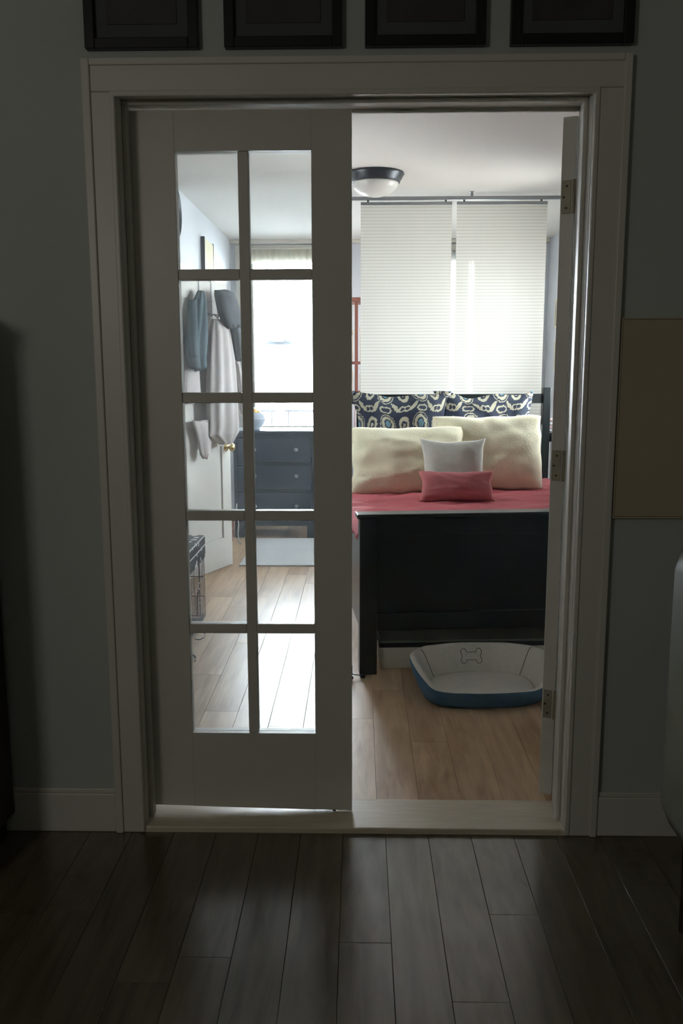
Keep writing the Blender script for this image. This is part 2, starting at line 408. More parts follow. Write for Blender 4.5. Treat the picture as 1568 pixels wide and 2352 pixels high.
# left wall with the closet doorway (y 5.46 .. 6.09)
K0, K1, KT = 5.46, 6.10, 1.975
W3 = (4.48, 4.92, 1.3, 2.2)  # opening for an unseen window, added to bring daylight onto the bed
mb = MB(); mb.box(XL - 0.1, XL, DB, W3[0], -0.1, C); mb.box(XL - 0.1, XL, W3[1], K0, -0.1, C); mb.box(XL - 0.1, XL, W3[0], W3[1], -0.1, W3[2]); mb.box(XL - 0.1, XL, W3[0], W3[1], W3[3], C); mb.box(XL - 0.1, XL, K1, B, -0.1, C); mb.box(XL - 0.1, XL, K0, K1, KT, C)
struct(mb.build('wall_left.001', M['room_wall']), 'pale blue bedroom wall with the closet doorway')
mb = MB(); mb.box(XL - 0.75, XL - 0.7, K0 - 0.1, K1 + 0.1, 0, KT); mb.box(XL - 0.7, XL - 0.1, K0 - 0.1, K0 - 0.05, 0, KT); mb.box(XL - 0.7, XL - 0.1, K1 + 0.05, K1 + 0.1, 0, KT)
mb.box(XL - 0.75, XL - 0.1, K0 - 0.1, K1 + 0.1, KT, KT + 0.05); mb.box(XL - 0.75, XL - 0.1, K0 - 0.1, K1 + 0.1, -0.05, -0.001)
struct(mb.build('wall_left.002', M['white_paint']), 'white closet recess behind the open closet door')
k = root('trim_5', kind='structure', label='white casing of the closet doorway')
bx(XL, XL + 0.018, K0 - 0.09, K0 - 0.004, 0, KT, 0.003).build('casing_board', M['white_paint'], k)
bx(XL, XL + 0.018, K1 + 0.004, K1 + 0.09, 0, KT, 0.003).build('casing_board', M['white_paint'], k)
bx(XL, XL + 0.02, K0 - 0.10, K1 + 0.10, KT, KT + 0.09, 0.003).build('casing_board', M['white_paint'], k)
W5 = (6.52, 7.08, 1.0, 2.3)  # unseen window added to brighten the room behind the panels
W4 = (5.20, 5.86, 1.1, 2.2)      # kept in world y; added unseen window for extra daylight, turned to face -x
mb = MB(); mb.box(XR, XR + 0.1, DB, W4[0], -0.1, C); mb.box(XR, XR + 0.1, W4[1], W5[0], -0.1, C); mb.box(XR, XR + 0.1, W5[1], B, -0.1, C); mb.box(XR, XR + 0.1, W5[0], W5[1], -0.1, W5[2]); mb.box(XR, XR + 0.1, W5[0], W5[1], W5[3], C); mb.box(XR, XR + 0.1, W4[0], W4[1], -0.1, W4[2]); mb.box(XR, XR + 0.1, W4[0], W4[1], W4[3], C)
struct(mb.build('wall_right.001', M['room_wall']), 'pale blue right wall of the bedroom')
# back wall with two windows
W1 = (-1.05, -0.16, 0.78, 2.42); W2 = (0.60, 1.42, 0.78, 2.42)
mb = MB(); y0, y1 = B, B + 0.14
mb.box(XL - 0.1, W1[0], y0, y1, -0.1, C); mb.box(W1[1], W2[0], y0, y1, -0.1, C); mb.box(W2[1], XR + 0.1, y0, y1, -0.1, C)
for q in (W1, W2): mb.box(q[0], q[1], y0, y1, -0.1, q[2]); mb.box(q[0], q[1], y0, y1, q[3], C)
struct(mb.build('wall_back', M['room_wall']), 'pale blue back wall with two windows')
for nm, a in (('baseboard_back', (XL, XR, B - 0.016, B)), ):
    baseboard(nm, *a, 'white baseboard under the bedroom windows')
baseboard('baseboard_right.001', XR - 0.016, XR, DB + 0.03, B - 0.02, 'white baseboard along the bedroom right wall')
baseboard('baseboard_left.001', XL, XL + 0.016, DB + 0.03, K0 - 0.1, 'white baseboard along the bedroom left wall')
# cornice strip at the top of the back wall
struct(bx(XL, XR, B - 0.03, B, C - 0.035, C, 0.004).build('trim_6', M['white_paint']), 'white cornice strip above the windows')

def window(name, q, lab, loc, rz, double=True):
    x0, x1, z0, z1 = q; o = root(name, loc, rz, kind='structure', label=lab); zm = (z0 + z1) / 2
    m = MB(); yi, yo = 0.012, 0.098
    m.box(x0, x0 + 0.035, yi, yo, z0, z1); m.box(x1 - 0.035, x1, yi, yo, z0, z1); m.box(x0, x1, yi, yo, z1 - 0.035, z1); m.box(x0, x1, yi, yo, z0, z0 + 0.035)
    m.build('window_frame', M['white_paint'], o)
    for (a, b, ya) in (((z0 + 0.035, zm + 0.02, yi + 0.012), (zm - 0.02, z1 - 0.035, yi + 0.046)) if double else ((z0 + 0.035, z1 - 0.035, yi + 0.012),)):
        s = MB(); xa, xb = x0 + 0.035, x1 - 0.035; yb = ya + 0.032
        s.box(xa, xa + 0.04, ya, yb, a, b); s.box(xb - 0.04, xb, ya, yb, a, b); s.box(xa + 0.04, xb - 0.04, ya, yb, a, a + 0.04); s.box(xa + 0.04, xb - 0.04, ya, yb, b - 0.04, b)
        so = s.build('sash', M['white_paint'], o)
        bx(xa + 0.04, xb - 0.04, ya + 0.013, ya + 0.017, a + 0.04, b - 0.04).build('pane', M['window_glass'], so)
    bx(x0 - 0.09, x1 + 0.09, -0.05, 0.012, z0 - 0.03, z0, 0.005).build('window_sill', M['white_paint'], o)
    m = MB(); e = 0.08
    m.box(x0 - e, x0, -0.018, 0, z0, z1 + 0.06, 0.003); m.box(x1, x1 + e, -0.018, 0, z0, z1 + 0.06, 0.003); m.box(x0 - e, x1 + e, -0.02, 0, z1, z1 + 0.065, 0.003)
    m.build('casing_board', M['white_paint'], o)
window('window_1', W1, 'bright one-pane window over the dresser', (0, B, 0), 0, False)
window('window_2', W2, 'bright sash window behind the hanging panels', (0, B, 0), 0)
window('added_window_4', (-W4[1], -W4[0], W4[2], W4[3]), 'unseen sash window added in the right wall to light the closet door', (XR, 0, 0), -pi / 2)
window('added_window_5', (-W5[1], -W5[0], W5[2], W5[3]), 'unseen sash window added beyond the panels to brighten the far end', (XR, 0, 0), -pi / 2)
window('added_window_3', W3, 'unseen sash window added above the dog crate to light the pillows', (XL, 0, 0), pi / 2)

# ---- plank floors: every plank a child of its floor
def planks(parent, x0, x1, y0, y1, ztop, wd, m, seed):
    rnd = random.Random(seed); Ls = (0.9, 1.15, 1.4); meshes = []
    for L in Ls:
        a = MB(); a.box(-wd / 2 + 0.0004, wd / 2 - 0.0004, 0, L - 0.0008, -0.014, 0)
        bm = a.bm; top = [e for e in bm.edges if all(v.co.z > -0.001 for v in e.verts)]
        bmesh.ops.bevel(bm, geom=top, offset=0.0009, segments=1, affect='EDGES')
        bmesh.ops.recalc_face_normals(bm, faces=bm.faces)
        me = bpy.data.meshes.new('floor_plank'); bm.to_mesh(me); bm.free(); me.materials.append(m); meshes.append(me)
    n = int(math.ceil((x1 - x0) / wd - 1e-6))
    for i in range(n):
        x = x0 + (i + 0.5) * wd; sx = 1.0
        if x + wd / 2 > x1: wl = x1 - (x - wd / 2); sx = wl / wd; x = x1 - wl / 2
        y = y0; first = True
        while y < y1 - 1e-4:
            j = rnd.randrange(3); L = Ls[j]
            if first: L *= rnd.uniform(0.3, 1.0); first = False
            if y + L > y1 - 0.2: L = y1 - y
            o = bpy.data.objects.new('floor_plank', meshes[j]); COL.objects.link(o); o.parent = parent
            o.location = (x, y, ztop); o.scale = (sx, L / Ls[j], 1); y += L
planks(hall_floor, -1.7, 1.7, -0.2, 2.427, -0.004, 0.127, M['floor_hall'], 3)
planks(bed_floor, XL, XR, DB + 0.031, B, 0.0, 0.137, M['floor_bed'], 5)
# the rest of the hall boards lie behind the camera
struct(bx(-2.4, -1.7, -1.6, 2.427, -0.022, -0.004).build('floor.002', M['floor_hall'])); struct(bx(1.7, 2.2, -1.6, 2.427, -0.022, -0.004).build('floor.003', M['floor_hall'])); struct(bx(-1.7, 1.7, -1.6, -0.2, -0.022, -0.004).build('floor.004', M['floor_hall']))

# ---- french doors (leaf drawn with its hinge edge at x = 0, reaching to x = WL)
WL, TL, ZT = 0.616, 0.040, 2.074
def leaf(name, loc, rz, sgn, lab):
    o = root(name, loc, rz, kind='structure', label=lab)
    X = lambda a, b: (min(sgn * a, sgn * b), max(sgn * a, sgn * b))
    px = [(0.127, 0.300), (0.330, 0.504)]; zb, ph, mw = 0.272, 0.315, 0.030
    wp = M['white_paint']
    def zbot(x): return 0.034 - 0.014 * x / WL
    for a, b in ((0, 0.127), (0.504, WL)):
        m = MB(); m.box(*X(a, b), 0, TL, 0, ZT, 0.002)
        for v in m.bm.verts:
            if v.co.z < 0.01: v.co.z += zbot(abs(v.co.x))
        m.build('stile', wp, o)
    m = MB(); m.box(*X(0.127, 0.504), 0, TL, 0, zb)
    for v in m.bm.verts:
        if v.co.z < 0.01: v.co.z += zbot(abs(v.co.x))
    m.build('bottom_rail', wp, o)
    zt = zb + 5 * ph + 4 * mw
    bx(*X(0.127, 0.504), 0, TL, zt, ZT).build('top_rail', wp, o)
    bx(*X(0.300, 0.330), 0.004, TL - 0.004, zb, zt, 0.003).build('muntin', wp, o)
    for i in range(1, 5):
        z = zb + i * ph + (i - 1) * mw
        for a, b in px: bx(*X(a, b), 0.004, TL - 0.004, z, z + mw, 0.003).build('muntin', wp, o)
    for i in range(5):
        z = zb + i * (ph + mw)
        for a, b in px: bx(*X(a, b), TL / 2 - 0.002, TL / 2 + 0.002, z, z + ph).build('pane', M['door_glass'], o)
    return o
d1 = leaf('door_1', (-0.639, 2.520, 0), 0.0, 1, 'closed white ten-pane glazed door leaf on the left')
bx(0.556, 0.566, 0.010, 0.020, 0.013, 0.05).build('bolt', M['pewter'], d1)
for z in (0.33, 1.06, 1.86):
    m = MB(); m.tube([(-0.002, TL + 0.006, z), (-0.002, TL + 0.006, z + 0.09)], 0.006); m.build('hinge', M['hinge'], d1)
# right leaf, swung far into the bedroom: we meet its hinge edge with the three hinge plates
PV = Vector((0.612, 2.598, 0)); ang = rad(-114)
d2 = root('door_2', PV, ang, kind='structure', label='right glazed door leaf swung open into the bedroom, seen at its hinge edge')
tmp = leaf('tmp_leaf', (-0.004, -0.044, 0), 0, -1, '')
for ch in list(tmp.children): ch.parent = d2; ch.location = Vector(ch.location) + Vector((-0.004, -0.044, 0))
bpy.data.objects.remove(tmp)
for z in (0.29, 1.04, 1.81):
    h = bx(-0.0045, -0.0015, -0.040, -0.014, z, z + 0.092, 0.001).build('hinge', M['hinge'], d2)
    m = MB()
    for dz, dy in ((0.016, -0.026), (0.046, -0.034), (0.076, -0.026)): m.lathe([(0.0035, -0.0016), (0.0035, -0.0004)], (0, dy, z + dz), 10, 'X')
    m.build('screw', M['dark_hole'], h)
    m = MB(); m.tube([(0.001, -0.004, z), (0.001, -0.004, z + 0.092)], 0.006); m.build('hinge_barrel', M['hinge'], h)

# ---- closet door, hinged on the left wall, standing ajar
CD = Vector((-1.160, 5.465, 0)); cd_ang = math.atan2(0.41, 0.912)   # leans from +Y towards +X
d3 = root('door_3', CD, -cd_ang, kind='structure', label='white panelled closet door standing ajar, robes hanging on it')
# local frame: +Y runs along the leaf, +X is the face towards the room
CW, CH, CT = 0.63, 1.945, 0.035
wp = M['closet_paint']
for a, b in ((0, 0.105), (CW - 0.105, CW)): bx(-CT, 0, a, b, 0.012, CH, 0.002).build('stile', wp, d3)
for z0, z1 in ((0.012, 0.22), (0.86, 1.02), (CH - 0.12, CH)): bx(-CT, 0, 0.105, CW - 0.105, z0, z1).build('rail', wp, d3)
for z0, z1 in ((0.22, 0.86), (1.02, CH - 0.12)): bx(-CT + 0.010, -0.010, 0.105, CW - 0.105, z0, z1).build('panel', wp, d3)
m = MB(); m.lathe([(0.026, 0), (0.026, 0.004), (0.010, 0.008), (0.009, 0.03), (0.018, 0.036), (0.027, 0.046), (0.027, 0.058), (0.018, 0.066), (0.004, 0.069)], (0, CW - 0.055, 0.845), 24, 'X')
m.build('knob', M['brass'], d3, True)
m = MB(); m.lathe([(0.026, -CT), (0.026, -CT - 0.004), (0.010, -CT - 0.008), (0.009, -CT - 0.03), (0.027, -CT - 0.046), (0.027, -CT - 0.058), (0.004, -CT - 0.069)], (0, CW - 0.055, 0.845), 24, 'X')
m.build('knob', M['brass'], d3, True)
for z in (0.3, 1.60):
    bx(-0.020, 0.004, -0.006, 0.004, z, z + 0.09).build('hinge', M['pewter'], d3)

# ================================================================== BED
BO = Vector((0.0, 3.79, 0)); BA = rad(6)
def bw(x, y, z=0): return (BO.x + x * cos(BA) - y * sin(BA), BO.y + x * sin(BA) + y * cos(BA), z)
BWD, BLN = 1.48, 1.98
bed = thing('bed', 'black wooden bed with a high panelled footboard and slim headboard posts', 'bed', BO, BA)
bk = M['black_wood']
for x in (0, BWD - 0.08): bx(x, x + 0.08, 0, 0.07, 0, 0.722, 0.004).build('leg', bk, bed)
fb = bx(0.08, BWD - 0.08, 0.018, 0.046, 0.205, 0.722).build('footboard', bk, bed)
bx(-0.012, BWD + 0.012, -0.012, 0.082, 0.722, 0.742, 0.004).build('top_cap', bk, fb)
bx(0.08, BWD - 0.08, 0.006, 0.06, 0.205, 0.285, 0.003).build('rail', bk, fb)
bx(0.08, BWD - 0.08, 0.006, 0.06, 0.642, 0.722, 0.003).build('rail', bk, fb)
for x in (0.012, BWD - 0.047): bx(x, x + 0.035, 0.07, BLN - 0.05, 0.185, 0.610, 0.003).build('side_rail', bk, bed)
for x in (0, BWD - 0.052): bx(x, x + 0.052, BLN - 0.05, BLN, 0, 1.253, 0.004).build('headboard_post', bk, bed)
hb = bx(0.052, BWD - 0.052, BLN - 0.038, BLN - 0.012, 1.150, 1.212, 0.003).build('headboard', bk, bed)
bx(0.052, BWD - 0.052, BLN - 0.038, BLN - 0.012, 0.45, 0.55, 0.003).build('rail', bk, hb)
for i in range(8):
    x = 0.18 + i * 0.15
    bx(x, x + 0.03, BLN - 0.034, BLN - 0.016, 0.55, 1.150).build('slat', bk, hb)
mt = bx(0.052, BWD - 0.052, 0.085, BLN - 0.06, 0.40, 0.638, 0.03).build('mattress', M['mattress'], bed, True)
for i in range(6):
    y = 0.25 + i * 0.3
    bx(0.047, BWD - 0.047, y, y + 0.07, 0.375, 0.395).build('slat', bk, bed)

# coverlet: a cloth over the mattress with wrinkles
def coverlet():
    nx, ny = 90, 110; rings = []
    for j in range(ny + 1):
        v = 0.09 + (BLN - 0.17) * j / ny; ring = []
        for i in range(nx + 1):
            s = -0.80 + 1.60 * i / nx          # arc position across
            half = 0.729
            a = abs(s)
            if a < half - 0.02: x = s; z = 0.0
            else:
                t = min(1.0, (a - half + 0.02) / 0.05); x = math.copysign(half - 0.02 + 0.030 * sin(t * pi / 2), s); z = -max(0.0, (a - half + 0.01))
            p = Vector((x * 2.3, v * 5.5, 0.3)); q = Vector((x * 7.0, v * 13, 1.7))
            wv = 0.012 * noise.noise(p) + 0.012 * noise.noise(q) + 0.020 * (0.5 - abs(noise.noise(Vector((x * 3 + v * 5, v * 12 - x * 5, 5))))) * (0.6 + 0.4 * (x < 0))
            z = 0.652 + z + wv * (1 if a < half - 0.02 else 0.3)
            side = 0.004 * noise.noise(Vector((v * 8, z * 6, 3)))
            ring.append(bw(BWD / 2 + x + (math.copysign(side + 0.004, s) if a > half else 0), v, max(z, 0.616)))
        rings.append(ring)
    m = MB(); m.loft(rings, closed=False, caps=False)
    o = m.build('coverlet', M['rose'], None, True)
    md = o.modifiers.new('thick', 'SOLIDIFY'); md.thickness = 0.006; md.offset = 1
    return o
tag(coverlet(), 'dusty rose wrinkled coverlet spread over the bed', 'bedspread')

def pillow(name, m, c, wd, ht, th, lean, yaw=0.0, pinch=0.10, flange=0.0, seed=1, wr=0.012, n=36, roll=0.0, uvs=(1, 1), soft=0.0):
    """closed cushion: two inflated sheets meeting at a seam; corners stay pointed while the edges draw in"""
    bm = bmesh.new(); uvl = bm.loops.layers.uv.new('UVMap'); V = {}
    for side in (0, 1):
        for j in range(n + 1):
            for i in range(n + 1):
                u, v = -1 + 2 * i / n, -1 + 2 * j / n
                edge = i in (0, n) or j in (0, n)
                if side and edge: V[1, i, j] = V[0, i, j]; continue
                px = u * (1 - pinch * (1 - v * v) * u * u) ; pz = v * (1 - pinch * (1 - u * u) * v * v)
                q = 1 - soft * (u * u * v * v) ** 2; px *= q; pz *= q
                e = max(0.0, (1 - abs(u) ** 2.6)) * max(0.0, (1 - abs(v) ** 2.6))
                t = th / 2 * e ** 0.55
                if flange: t *= min(1.0, max(0.12, (1 - max(abs(u), abs(v))) / flange))
                k = noise.noise(Vector((u * 1.7 + seed, v * 1.7, seed * 3.1 + side))) * wr + noise.noise(Vector((u * 4 + seed, v * 4, seed + side * 9))) * wr * 0.5
                s = -1 if side == 0 else 1
                dx = noise.noise(Vector((u * 2, v * 2, seed + 20))) * wr * 0.9; dz = noise.noise(Vector((u * 2 + 9, v * 2, seed + 30))) * wr * 0.9
                V[side, i, j] = bm.verts.new((px * wd / 2 + dx, s * (t + (0 if edge else k * e ** 0.3)) , pz * ht / 2 + dz))
    for side in (0, 1):
        for j in range(n):
            for i in range(n):
                ids = [(i, j), (i + 1, j), (i + 1, j + 1), (i, j + 1)]
                if side: ids = ids[::-1]
                f = bm.faces.new([V[side, a, b] for a, b in ids])
                for lp, (a, b) in zip(f.loops, ids): lp[uvl].uv = (a / n * uvs[0], b / n * uvs[1])
    me = bpy.data.meshes.new(name); bm.to_mesh(me); bm.free(); me.materials.append(m)
    for p in me.polygons: p.use_smooth = True
    o = bpy.data.objects.new(name, me); COL.objects.link(o)
    o.location = c; o.rotation_euler = (-lean, roll, yaw)
    return o
tag(pillow('pillow_sham', M['ikat'], (0.275, 5.585, 0.943), 0.64, 0.60, 0.14, 0.13, rad(5), 0.12, 0.14, 3, 0.03), 'navy and cream ikat pillow sham leaning on the left of the headboard', 'pillow', 'ikat shams along the headboard')
tag(pillow('pillow_sham', M['ikat'], (0.800, 5.650, 0.940), 0.66, 0.60, 0.14, 0.12, rad(6), 0.12, 0.14, 8, 0.03), 'navy and cream ikat pillow sham next to the right headboard post', 'pillow', 'ikat shams along the headboard')
tag(pillow('fleece_pillow', M['cream_fur'], (0.765, 5.225, 0.878), 0.69, 0.465, 0.19, 0.20, rad(4), 0.065, 0, 5, 0.021, soft=0.05), 'cream fleece pillow on the right, its corner flopping near the post', 'pillow', 'cream fleece pillows')
tag(pillow('fleece_pillow', M['cream_fur'], (0.275, 5.065, 0.848), 0.69, 0.415, 0.19, 0.24, rad(7), 0.065, 0, 11, 0.021, soft=0.05), 'cream fleece pillow on the left, half hidden by the glazed door', 'pillow', 'cream fleece pillows')
tag(pillow('throw_cushion', M['grey_linen'], (0.525, 4.870, 0.825), 0.375, 0.345, 0.11, 0.27, rad(3), 0.13, 0, 2, 0.006), 'small square grey linen cushion leaning on the cream pillows', 'cushion')
tag(pillow('lumbar_cushion', M['rose_dark'], (0.530, 4.735, 0.742), 0.415, 0.172, 0.10, 0.30, rad(3), 0.085, 0, 9, 0.008), 'small oblong dark rose cushion in front of the grey one', 'cushion')

# ================================================================== UNDER / BEFORE THE BED
bn = thing('storage_bin', 'low white cloth storage bin with dark edge pushed under the bed', 'storage bin', (0.088, 3.873, 0), rad(3.5))
bl, bd, bh = 1.05, 0.44, 0.125
ring = lambda z, g: [(-g, -g, z), (bl + g, -g, z), (bl + g, bd + g, z), (-g, bd + g, z)]
m = MB(); m.loft([ring(0, -0.012), ring(0.05, 0), ring(0.102, 0.0)]); m.build('body', M['bin_white'], bn)
m = MB()
m.box(0.004, bl - 0.004, 0.004, bd - 0.004, 0.102, 0.122); m.build('dark_band', M['bin_dark'], bn)
m = MB(); m.loft([[(-0.002, -0.002, 0.06), (0.006, -0.003, 0.06), (0.006, 0.03, 0.06), (-0.002, 0.03, 0.06)], [(-0.006, -0.004, 0.136), (-0.003, -0.004, 0.136), (-0.003, 0.012, 0.136), (-0.006, 0.012, 0.136)]]); m.build('corner_tab', M['bin_white'], bn)
m = MB(); m.box(0.006, bl - 0.006, 0.006, bd - 0.006, 0.122, 0.134, 0.004); m.build('lid', M['bin_lid'], bn)

def dog_bed():
    from mathutils.bvhtree import BVHTree
    o = thing('dog_bed', 'blue dog bed with a cream fleece lining and a stitched bone', 'pet bed', (0.520, 3.555, 0), rad(4))
    n = 80; a, b = 0.250, 0.160
    def sup(t, e=3.0):
        c, s = cos(t), sin(t)
        return a * math.copysign(abs(c) ** (2 / e), c), b * math.copysign(abs(s) ** (2 / e), s)
    def hgt(t):
        c, s = cos(t), sin(t)
        f = max(0.0, min(1.0, (s + 0.80) / 0.78)); f = f * f * (3 - 2 * f)
        return 0.080 + 0.088 * f + 0.004 * noise.noise(Vector((c * 3, s * 3, 2)))
    def pos(t, r, f, z0):
        x, y = sup(t); h = hgt(t); z = z0 + f * h
        out = z * 0.30                                  # walls flare outwards with height
        k = 1.0 + 0.012 * noise.noise(Vector((cos(t) * 4, sin(t) * 4, r * 5)))
        L = math.hypot(x, y); g = (L * r * k + out) / L
        return Vector((x * g, y * g, z))
    outer = [(0.93, 0.0, 0), (0.99, 0.0, 0.010), (1.03, 0.35, 0), (1.05, 0.62, 0), (1.045, 0.86, 0), (1.02, 0.965, 0)]
    inner = [(1.018, 0.968, 0), (0.985, 1.0, 0), (0.94, 0.985, 0), (0.90, 0.90, 0), (0.875, 0.70, 0.004), (0.855, 0.45, 0.012), (0.835, 0.18, 0.030), (0.82, 0.0, 0.042)]
    cush = [(0.835, 0.0, 0.036), (0.80, 0.0, 0.050), (0.70, 0.0, 0.060), (0.5, 0.0, 0.066), (0.28, 0.0, 0.067), (0.06, 0.0, 0.066)]
    T = [2 * pi * k / n for k in range(n)]
    def mk(sec, cap): m = MB(); m.loft([[pos(t, *q) for t in T] for q in sec], caps=cap); return m
    mk(outer, 'first').build('shell', M['dog_blue'], o, True)
    ln = mk(inner, False); tree = BVHTree.FromBMesh(ln.bm); ln.build('lining', M['sherpa'], o, True)
    mk(cush, 'last').build('cushion', M['sherpa'], o, True)
    def cast(x, z):
        h = tree.ray_cast(Vector((x, 0.02, z)), Vector((0, 1, 0)))[0]
        return (h + Vector((0, -0.0012, 0.0004))) if h else Vector((x, 0.16, z))
    # outline of the stitched bone, on the back wall
    hw, hh, r = 0.026, 0.0085, 0.0125; q = []
    for k in range(11):
        t = pi * 1.02 - (pi * 1.32) * k / 10
        q.append((hw + 0.008 + r * cos(t), hh + 0.006 + r * sin(t)))
    q = [(x, z) for x, z in q if x > 0]
    full = q + [(x, -z) for x, z in reversed(q)]
    full = full + [(-x, z) for x, z in reversed([(x, z) for x, z in full])]
    full.append(full[0])
    m = MB(); m.tube([cast(x - 0.012, 0.116 + z * 1.15) for x, z in full], 0.0014, 6, False); m.build('bone_stitching', M['thread'], o)
    for t in (rad(38), rad(142)):
        MB().tube([pos(t, rr, f, z) + Vector((0, -0.001, 0.001)) for rr, f, z in inner[2:]], 0.0016, 6).build('seam', M['thread'], o)
    return o
dog_bed()

# small caster-like stop by the door edge
o = thing('door_stop', 'small dark door stop with a shiny tip on the floor by the bed leg', 'door stop', (-0.022, 3.752, 0))
m = MB(); m.lathe([(0.012, 0), (0.012, 0.006), (0.006, 0.010), (0.006, 0.014)], (-0.018, 0, 0), 14); m.box(-0.026, -0.010, -0.004, 0.004, 0.014, 0.060, 0.001); m.build('post', M['black_rubber'], o)
m = MB(); m.tube([(-0.018, 0, 0.022), (0.02, -0.002, 0.014), (0.034, -0.002, 0.012)], 0.004, 8); m.build('arm', M['chrome'], o, True)
m = MB(); m.lathe([(0.004, 0.024), (0.010, 0.028), (0.010, 0.044), (0.004, 0.048)], (0, -0.002, 0.011), 12, 'X'); m.build('rubber_tip', M['black_rubber'], o, True)

# ================================================================== CEILING LIGHT, RAIL, PANELS
cl = thing('ceiling_light', 'round flush ceiling light with pewter rim and opal bowl', 'lamp', (0.092, 5.46, C))
m = MB(); m.lathe([(0.100, -0.001), (0.170, -0.001), (0.172, -0.010), (0.163, -0.020), (0.158, -0.034), (0.150, -0.042), (0.146, -0.056), (0.140, -0.058), (0.100, -0.045)], seg=48); m.build('rim', M['pewter'], cl, True)
prof = [(0.138, -0.052)] + [(0.138 * cos(t), -0.054 - 0.082 * sin(t)) for t in [i * pi / 2 / 10 for i in range(1, 10)]] + [(0.008, -0.1365)]
m = MB(); m.lathe(prof, seg=48); m.build('glass_bowl', M['opal'], cl, True)

RY = 6.02
rl = thing('ceiling_rail', 'grey steel curtain rail hung under the ceiling across the room', 'curtain rail', (0, RY, C))
m = MB(); m.box(-0.30, 1.69, -0.011, 0.011, -0.052, -0.030, 0.002); m.build('rail', M['steel'], rl)
for x in (-0.1, 0.738, 1.55):
    m = MB(); m.box(x - 0.009, x + 0.009, -0.006, 0.006, -0.030, 0, 0.001); m.box(x - 0.016, x + 0.016, -0.012, 0.012, -0.004, 0); m.build('bracket', M['steel'], rl)
def panel(x0, x1, lab):
    o = thing('panel_curtain', lab, 'curtain', ((x0 + x1) / 2, RY, 0), 0, 'woven hanging panels'); h = (x1 - x0) / 2
    bx(-h, h, -0.008, 0.008, 2.448, 2.466, 0.002).build('top_bar', M['steel'], o)
    nx, rings = 24, []
    for z in (1.02, 1.3, 1.6, 1.9, 2.2, 2.449):
        rings.append([(-h + 2 * h * i / nx, 0.004 * noise.noise(Vector((i * 0.3 + x0 * 9, z * 1.5, 1))), z) for i in range(nx + 1)])
    m = MB(); m.loft(rings, closed=False, caps=False); m.build('fabric', M['panel'], o, True)
    bx(-h, h, -0.007, 0.007, 1.005, 1.021, 0.002).build('bottom_bar', M['steel'], o)
    for s in (-0.42, 0.43):
        m = MB(); m.box(s * 2 * h - 0.006, s * 2 * h + 0.006, -0.004, 0.004, 2.4665, C - 0.053); m.build('hook', M['pewter'], o)
panel(0.004, 0.608, 'left white woven panel curtain hanging behind the bed')
panel(0.639, 1.236, 'right white woven panel curtain in front of the far window')

# ================================================================== DRESSER CORNER
dr = thing('dresser', 'slate blue three-drawer dresser standing under the bright window', 'dresser', (-1.03, 7.06, 0))
DWD, DDP = 0.665, 0.46; ds = M['dresser']
m = MB(); m.box(0, 0.03, 0.012, DDP, 0.10, 0.860); m.box(DWD - 0.03, DWD, 0.012, DDP, 0.10, 0.860); m.box(0.03, DWD - 0.03, DDP - 0.015, DDP, 0.10, 0.860)
for z in (0.10, 0.385, 0.605, 0.830): m.box(0.03, DWD - 0.03, 0.014, DDP - 0.015, z, z + 0.018)
m.box(0.03, DWD - 0.03, 0.014, DDP - 0.015, 0.848, 0.860)
m.build('body', ds, dr)
bx(-0.012, DWD + 0.012, -0.010, DDP, 0.860, 0.885, 0.004).build('top', ds, dr)
for z0, z1, kz in ((0.122, 0.381, 0.268), (0.407, 0.601, 0.517), (0.627, 0.826, 0.732)):
    d = bx(0.034, DWD - 0.034, 0.0, 0.016, z0, z1, 0.003).build('drawer', ds, dr)
    bx(0.05, DWD - 0.05, 0.016, DDP - 0.05, z0 + 0.01, z1 - 0.05).build('drawer_box', M['cream_box'], d)
    for x in (0.172, 0.512):
        m = MB(); m.lathe([(0.007, 0), (0.007, -0.012), (0.016, -0.016), (0.018, -0.024), (0.012, -0.031), (0.003, -0.033)], (x, 0, kz), 16, 'Y'); m.build('knob', M['steel'], d, True)
for x in (0.0, DWD - 0.07):
    for y in (0.012, DDP - 0.06): bx(x, x + 0.07, y, y + 0.05, 0, 0.10, 0.003).build('leg', ds, dr)
bo = thing('bowl', 'round pale ceramic bowl on top of the dresser', 'bowl', (-0.876, 7.24, 0.885))
m = MB(); m.lathe([(0.045, 0), (0.048, 0.004), (0.045, 0.010), (0.075, 0.040), (0.094, 0.080), (0.092, 0.110), (0.076, 0.142), (0.068, 0.142), (0.082, 0.110), (0.084, 0.080), (0.066, 0.045), (0.02, 0.018)], seg=36)
m.build('vessel', M['ceramic'], bo, True)
m = MB(); m.lathe([(0.091, 0.086), (0.0955, 0.088), (0.0955, 0.094), (0.0925, 0.096)], seg=36); m.build('painted_band', M['white_body'], bo, True)
for x, y, z, r, lab in ((-0.89, 7.22, 1.033, 0.040, 'yellow fruit heaped highest in the pale bowl'), (-0.858, 7.275, 1.014, 0.034, 'yellow fruit lower at the back of the pale bowl')):
    o = thing('fruit', lab, 'fruit', (x, y, z)); m = MB()
    m.lathe([(0.002, -r * 0.95)] + [(r * cos(t), r * 0.95 * sin(t)) for t in [(-75 + 15 * i) * pi / 180 for i in range(11)]] + [(0.002, r * 0.9)], seg=20); m.build('flesh', M['yellow'], o, True)
    m = MB(); m.tube([(0, 0, r * 0.85), (0.003, 0, r * 1.15)], 0.003, 6); m.build('stem', M['walnut'], o)
# rug
rg = MB(); pts = [(-0.853, 6.005), (0.02, 6.01), (0.02, 7.01), (-0.840, 7.0)]
rg.loft([[(x, y, 0.001) for x, y in pts], [(x, y, 0.011) for x, y in pts]])
tag(rg.build('rug', M['rug']), 'pale grey flat rug on the floor before the dresser', 'rug')
